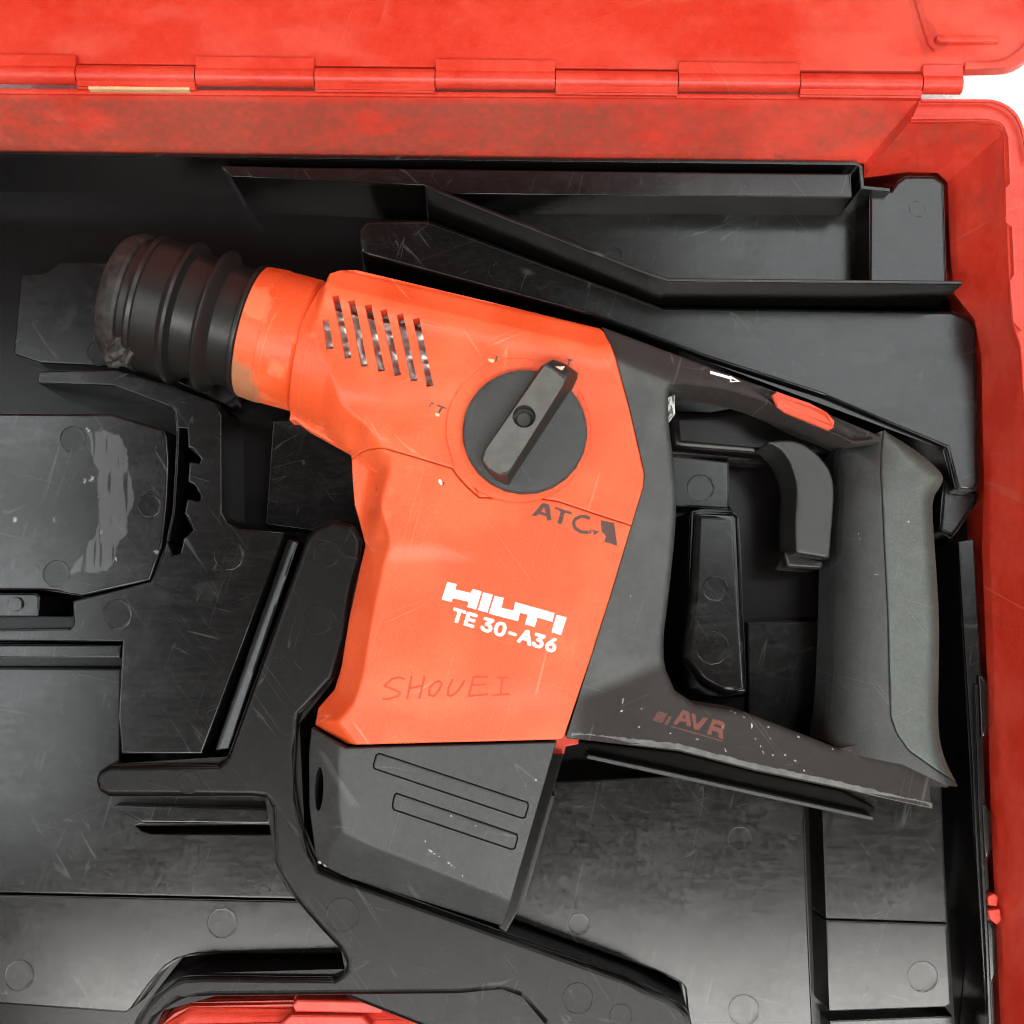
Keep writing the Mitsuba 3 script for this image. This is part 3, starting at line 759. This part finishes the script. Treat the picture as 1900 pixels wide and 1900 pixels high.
def rear_z(x, y):
    t = (x - sx0) / (sx1 - sx0)
    z = .0855 - .0085 * np.clip(t, 0, 1.2)
    z = z - np.clip(.0110 - dr_top(x, y), 0, 1) * .35                    # top band bevel
    z = z - edge_round(dr_in(x, y), .0034) - edge_round(dr_top(x, y), .002) - edge_round(dr_bot(x, y), .0012)
    z = z - edge_round(dr_body(x, y), .0006)
    ins = shapely.contains_xy(dish, x, y)
    z = z - np.where(ins, .0045 * sstep(0, .0022, d_dish(x, y)), 0)
    # lower arm: its face is turned a little down towards its bottom edge
    z = z - .0025 * sstep(at(1150, 1215, .08)[1], at(1150, 1330, .08)[1], y) * sstep(sx0 - .01, sx0 + .03, x)
    return z


obj('rear_housing', relief(rg, rear_z, .042, .0013), 'tool_dusty', TOOL, smooth=32)
obj('bottom_lip', block(path([(1090, 1404), (1250, 1438), (1400, 1472), (1620, 1519)], .048, .0010), .048, .03, .0005, .0004), 'tool_grey', TOOL)
obj('bottom_lip_web', block(poly([(1072, 1376), (1260, 1396), (1400, 1432), (1560, 1466), (1624, 1498), (1618, 1515), (1400, 1468), (1100, 1402)], .040, .0004), .040, .03, .0007, .0004), 'shaded_black', TOOL)
obj('rubbed_patch', block(poly([(1238, 738), (1252, 732), (1253, 768), (1240, 772)], .068, .0003), .068, .04, .0006, .0004), 'scuff_metal', TOOL, label='rubbed silvery patch at the corner of the handle opening')  # small silvery worn patch, built as a raised block
obj('inner_bridge', block(poly([(1236, 742), (1262, 760), (1320, 762), (1420, 745), (1560, 800), (1560, 850), (1400, 850), (1244, 836)], .040, .001), .040, .02, .005, .002), 'shaded_black', TOOL)

# grip: hard front half and soft back half share one oval section
gl = [(1590, 818), (1556, 824), (1552, 870), (1550, 950), (1546, 1060), (1543, 1200), (1536, 1330), (1526, 1372)]
gr = [(1640, 802), (1692, 832), (1737, 868), (1749, 891), (1741, 908), (1727, 926), (1725, 955), (1732, 1050), (1738, 1150), (1737, 1250), (1735, 1330), (1741, 1395), (1772, 1455)]
gz = .060
gl, gr = curve(gl), curve(gr)
gg = Polygon(np.vstack([W(gl, gz), W([(1560, 1392), (1650, 1410), (1730, 1448)], gz), W(gr[::-1], gz)])).buffer(0)
dgl, dgr = dist(LineString(W(gl, gz))), dist(LineString(W(gr, gz)))


def grip_z(x, y):
    a, b = dgl(x, y), dgr(x, y)
    f = lambda d, w, e: (1 - (1 - np.clip(d / w, 0, 1)) ** e) ** (1 / e)
    z = .055 + .0235 * np.minimum(f(a, .0220, 2.0), f(b, .0120, 2.3))
    yt, yb = at(1640, 880, gz)[1], at(1640, 1340, gz)[1]
    z = z - .0020 * sstep(yt - .012, yt + .004, y) * sstep(yt + .022, yt + .006, y)
    return z + .0012 * sstep(yb, yb - .02, y)


gs_px = [(1650, 720), (1644, 790), (1642, 815), (1635, 880), (1639, 1000), (1646, 1150), (1649, 1250), (1651, 1330), (1662, 1360), (1684, 1392), (1735, 1428), (1860, 1500)]
gs = LineString(W(gs_px, .077)).buffer(.00012, cap_style=2)
gh = sorted(geoms(gg.difference(gs)), key=lambda g: -g.area)[:2]
gh = sorted(gh, key=lambda g: g.centroid.x)
for g, nm, mt in ((gh[0], 'grip_front', 'tool_grey'), (gh[1], 'grip_back', 'grip_rubber')):
    e = dist(LineString(W(gs_px, .077)))
    obj(nm, relief(g, lambda x, y, e=e: grip_z(x, y) - edge_round(e(x, y) - .0001, .0004), .032, .0013), mt, TOOL, smooth=40)
tpx = [(1412, 824), (1428, 818), (1470, 815), (1505, 830), (1540, 868), (1549, 905), (1546, 950), (1539, 1037), (1476, 1027), (1474, 970), (1479, 905), (1470, 868), (1452, 838), (1430, 826)]
tg = poly(curve(tpx[:8]) + curve(tpx[8:]), .070, .0008)
obj('trigger', relief(tg, lambda x, y: .0705 - edge_round(dist(tg.exterior)(x, y), .0012), .035, .0012), 'trigger_black', TOOL, smooth=30)
obj('trigger_foot', block(poly([(1452, 1020), (1480, 1030), (1530, 1044), (1522, 1056), (1462, 1052)], .056, .0012), .056, .03, .0012, .0004), 'tool_black', TOOL)
sel = poly([(1430, 736), (1440, 727), (1478, 742), (1500, 748), (1532, 765), (1547, 782), (1545, 795), (1535, 800), (1455, 768), (1440, 757)], .080)
obj('direction_switch', loft(rnd(sel, .0005), [(0, .072), (0, .0812), (.0004, .0822), (.0026, .0836), (.0031, .0837)]), 'switch_orange', TOOL, smooth=25)


# ------------------------------------------------------------------ print and marks on the tool
def mark(name, gpx, mtl, zf, parent, th=.00012, chips=0, label=None):
    """a printed shape (plan outline in measured points) laid on the surface zf"""
    gs_ = geoms(gpx)
    V, Fc, n = [], [], 0
    if chips:
        b = gpx.bounds
        for _ in range(chips):
            x, y = rng.uniform(b[0], b[2]), rng.uniform(b[1], b[3])
            a, l = rng.normal(.35, .7), rng.uniform(1.5, 6)
            gpx = gpx.difference(LineString([(x, y), (x + l * math.cos(a), y + l * math.sin(a))]).buffer(rng.uniform(.18, .55), quad_segs=2))
        gs_ = geoms(gpx)
    for h in gs_:
        h = shapely.segmentize(h, 8.0)
        v, f = tri2d(h)
        w = at(v[:, 0], v[:, 1], .0875)
        z = zf(w[:, 0], w[:, 1])
        w = at(v[:, 0], v[:, 1], z)
        top = np.c_[w[:, :2], zf(w[:, 0], w[:, 1]) + th]
        V.append(top); Fc.append(f + n); n += len(v)
    m = trimesh.Trimesh(np.vstack(V), np.vstack(Fc), process=False)
    nz = m.face_normals[:, 2]; f = m.faces.copy(); f[nz < 0] = f[nz < 0][:, ::-1]
    side = trimesh.Trimesh(np.vstack(V), f, process=False)
    low = side.copy(); low.vertices = low.vertices - [0, 0, th * 1.5]; low.invert()
    return obj(name, trimesh.util.concatenate([side, low]), mtl, parent, smooth=False, label=label)


def PG(pts, s, ox, oy, holes=()):
    f = lambda q: [(ox + x / s, oy + y / s) for x, y in q]
    return Polygon(f(pts), [f(h) for h in holes]).buffer(0)


hs = [[(298, 235), (400, 262), (388, 320), (555, 358), (575, 315), (676, 340), (613, 540), (515, 512), (535, 455), (358, 415), (343, 458), (235, 428)],
      [(692, 350), (798, 378), (740, 573), (635, 545)],
      [(818, 388), (920, 413), (893, 520), (1030, 555), (1098, 575), (1075, 668), (755, 585)],
      [(1045, 458), (1478, 580), (1455, 675), (1290, 628), (1260, 732), (1152, 702), (1183, 598), (1025, 552)],
      [(1500, 597), (1612, 628), (1550, 822), (1445, 790)]]
for h in hs:
    mark('logo_letter', PG(h, 5.9375, 780, 1040), 'white_print', body_z, TOOL, chips=7)


def text_px(txt, o, ex, ey, bold=True, erode=0.0):
    """a line of type as plan outlines; o = start of the baseline, ex = its whole width, ey = the height of a capital"""
    m = meshkit.text_mesh(txt, 1.0, .1, bold)
    sec = m.vertices
    f = m.faces[(m.face_normals[:, 2] > .5)]
    tri = [Polygon(sec[t][:, :2]) for t in f]
    g = shapely.union_all([t.buffer(1e-4) for t in tri if t.area > 1e-9])
    x0, _, x1, _ = g.bounds
    sx = 1 / (x1 - x0)
    return affinity.affine_transform(g, [ex[0] * sx, ey[0], ex[1] * sx, ey[1], o[0] - x0 * sx * ex[0], o[1] - x0 * sx * ex[1]])


g = text_px('TE 30-A36', (836, 1151), (193, 59.5), (6.8, -22.5)).buffer(.9, join_style=2)
for h in sorted(geoms(g), key=lambda q: q.centroid.x):
    mark('type_letter', h, 'white_print', body_z, TOOL, chips=3)
S7 = (6.786, 960, 900)
mark('mode_letter', PG([(320, 225), (402, 245), (430, 440), (375, 450), (366, 396), (270, 368), (228, 392), (175, 386)], *S7, holes=[[(335, 278), (298, 338), (358, 352)]]), 'dark_print', body_z, TOOL, chips=5)
mark('mode_letter', PG([(475, 275), (692, 345), (680, 370), (598, 350), (556, 497), (500, 482), (545, 335), (470, 300)], *S7), 'dark_print', body_z, TOOL, chips=5)
carr = LineString([(915, 420), (860, 400), (800, 395), (735, 425), (703, 480), (730, 545), (790, 585), (860, 597), (930, 590)]).buffer(21, cap_style=2)
carr = carr.union(Polygon([(905, 545), (1035, 588), (950, 640), (965, 600)]))
mark('mode_letter', affinity.affine_transform(carr, [1 / S7[0], 0, 0, 1 / S7[0], S7[1], S7[2]]), 'dark_print', body_z, TOOL, chips=7)
mark('mode_block', PG([(1048, 440), (1218, 478), (1258, 765), (1092, 712), (1118, 640), (1062, 590)], *S7), 'dark_print', body_z, TOOL, chips=6)
pen = [[(440, 125), (380, 105), (300, 125), (210, 205), (300, 240), (395, 285), (370, 325), (270, 360), (195, 362)], [(530, 95), (505, 220), (480, 350)], [(505, 238), (600, 215), (655, 200)], [(680, 100), (655, 220), (625, 350)],
       [(850, 150), (888, 180), (850, 260), (790, 330), (735, 312), (740, 230), (800, 165), (850, 150)], [(1010, 135), (965, 230), (955, 310), (990, 330), (1060, 280), (1120, 200), (1150, 145)],
       [(1415, 100), (1260, 100), (1230, 220), (1200, 325), (1415, 305)], [(1255, 195), (1395, 190)], [(1545, 112), (1655, 108)], [(1600, 112), (1575, 310)], [(1490, 318), (1672, 300)]]
pen = shapely.union_all([LineString(s).buffer(13, quad_segs=4) for s in pen])
for h in sorted(geoms(pen), key=lambda q: q.centroid.x):
    mark('pencil_letter', affinity.affine_transform(h, [1 / 6.333, 0, 0, 1 / 6.333, 680, 1240]), 'pencil_print', body_z, TOOL, .00015)
S6 = (6.333, 1150, 1250)
mark('badge_letter', PG([(740, 425), (815, 450), (840, 620), (785, 612), (778, 570), (712, 555), (665, 602), (625, 590)], *S6, holes=[[(765, 475), (728, 520), (775, 532)]]), 'red_print', rear_z, TOOL, chips=3)
mark('badge_letter', PG([(840, 462), (888, 475), (903, 600), (985, 510), (1040, 522), (930, 662), (872, 650)], *S6), 'red_print', rear_z, TOOL, chips=3)
mark('badge_letter', PG([(1092, 530), (1215, 566), (1240, 600), (1232, 642), (1208, 668), (1218, 768), (1165, 754), (1158, 692), (1086, 668), (1072, 724), (1022, 708)], *S6, holes=[[(1118, 588), (1105, 618), (1190, 642), (1192, 612)]]), 'red_print', rear_z, TOOL, chips=1)
mark('badge_bar', PG([(455, 440), (560, 470), (500, 582), (385, 550)], *S6), 'dull_print', rear_z, TOOL, chips=8)
mark('badge_bar', PG([(580, 495), (610, 502), (560, 605), (522, 592)], *S6), 'dull_print', rear_z, TOOL, chips=2)
mark('badge_line', PG([(600, 610), (1215, 788), (1208, 800), (600, 626)], *S6), 'dull_print', rear_z, TOOL, chips=10)
mark('arrow_mark', PG([(625, 38), (815, 92), (822, 84), (922, 148), (812, 152), (822, 124), (622, 68)], 5.278, 1200, 680, holes=[[(830, 112), (880, 140), (832, 142)]]), 'white_print', rear_z, TOOL, chips=3)
pz = lambda x, y: np.maximum(body_z(x, y), 0)
mark('mode_icon', PG([(955, 355), (972, 358), (950, 468), (930, 460)], 5.9375, 760, 600), 'dark_print', pz, TOOL)
mark('mode_icon', PG([(870, 388), (935, 400), (925, 445), (862, 408)], 5.9375, 760, 600), 'pale_orange', pz, TOOL)
mark('mode_icon', PG([(975, 415), (1028, 430), (1000, 440)], 5.9375, 760, 600), 'dark_print', pz, TOOL)
mark('mode_icon', PG([(1725, 385), (1810, 405), (1765, 415), (1752, 470), (1742, 470), (1750, 410)], 5.9375, 760, 600), 'dark_print', pz, TOOL)
mark('mode_icon', PG([(305, 893), (400, 928), (412, 945), (365, 937), (330, 992), (310, 982), (345, 925), (300, 912)], 5.9375, 760, 600), 'dark_print', pz, TOOL)
mark('mode_icon', PG([(240, 872), (278, 876), (262, 892), (240, 890), (226, 925), (210, 915)], 5.9375, 760, 600), 'dark_print', pz, TOOL)
mark('mode_icon', PG([(285, 985), (330, 995), (325, 1030), (282, 1015)], 5.9375, 760, 600), 'pale_orange', pz, TOOL)
mark('mode_icon', PG([(318, 1720), (345, 1722), (362, 1765), (350, 1785), (325, 1760)], 5.9375, 760, 600), 'white_print', pz, TOOL)
mark('mode_icon', PG([(362, 1745), (385, 1750), (380, 1782), (360, 1784)], 5.9375, 760, 600), 'dark_print', pz, TOOL)


we = np.array([(1060, 1368), (1150, 1378), (1260, 1390), (1330, 1408), (1400, 1426), (1480, 1443), (1560, 1460), (1640, 1480), (1730, 1499)], float)
up_ = [(x, y - 8 - 3 * rng.random()) for x, y in shapely.get_coordinates(shapely.segmentize(LineString(we), 9))]
dn_ = [(x, y + 1) for x, y in we[::-1]]
mark('worn_edge', Polygon(up_ + dn_).buffer(0), 'edge_wear', rear_z, TOOL, .00010, label='lighter rubbed bottom edge of the lower arm')


# paint flecks and chips on battery and rear housing
def flecks(spots, zf, parent):
    gs_ = []
    for x, y, l, w, a in spots:
        k = 7
        th = np.linspace(0, 2 * math.pi, k, endpoint=False)
        rr = rng.uniform(.55, 1.1, k)
        q = np.c_[np.cos(th) * l * rr, np.sin(th) * w * rr] * .8
        c, s = math.cos(a), math.sin(a)
        gs_.append(Polygon(np.c_[x + q[:, 0] * c - q[:, 1] * s, y + q[:, 0] * s + q[:, 1] * c]).buffer(0))
    k = mark('paint_fleck', shapely.union_all(gs_), 'fleck_white', zf, parent, .00012)
    labels[k] = {'kind': 'stuff'}


sp = [(789, 1561, 2, 3, .3), (798, 1578, 7, 2.5, .5), (806, 1584, 5, 1.5, .5), (815, 1589, 2, 1.2, .4), (833, 1601, 4, 2, .6), (838, 1606, 3, 1.2, .6), (843, 1610, 2, 1, .6), (858, 1625, 2, 2, 1), (837, 1514, 2.5, 1.5, 0), (883, 1532, 1.2, 1.6, 0),
      (994, 1447, 3, 2.4, .5), (976, 1458, 1.6, 1.2, 0), (910, 1654, 1.4, 1, 0), (928, 1656, 1, 1, 0), (592, 1602, 6, 3, .5), (602, 1608, 6, 2.4, .4)]
flecks(sp, bat_z, BAT)
sp = [(1153, 1319, 4, 3, 0), (1156, 1300, 1.2, 8, .1), (1186, 1349, 1.8, 2.5, 0), (1244, 1361, 3, 2, 0), (1294, 1372, 6, 1.6, .3), (1346, 1392, 1.6, 6, -.4), (1395, 1347, 2.4, 7, 0), (1426, 1349, 4, 2, .3), (1402, 1371, 3, 2, .6), (1429, 1370, 1.8, 1.8, 0),
      (1411, 1385, 1.6, 3, 0), (1416, 1396, 1.4, 5, -.4), (1434, 1401, 2.4, 2.4, 0), (1457, 1401, 3, 2.4, 0), (1356, 1319, 3, 1.2, .4), (1364, 1323, 3, 1.2, .4), (1381, 1331, 4, 1.2, .4), (1481, 1367, 5, 2.5, .5), (1545, 1390, 3, 2, 0), (1492, 1430, 3, 2, 0),
      (1475, 1411, 4, 2, .3), (1341, 1348, 1.5, 4, .1), (1170, 1105, 1, 3, 0), (1576, 1392, 1, 1, 0), (1190, 1315, 3, 1, .7)]
flecks(sp, rear_z, TOOL)
sp = [(1583, 993, 3, 1.6, -.5), (1586, 1002, 2.4, 1.4, -.4), (1624, 1066, 6, .8, -.05), (1686, 968, 3, 2.2, -.4), (1654, 971, 1, 1, 0)]
flecks(sp, grip_z, TOOL)
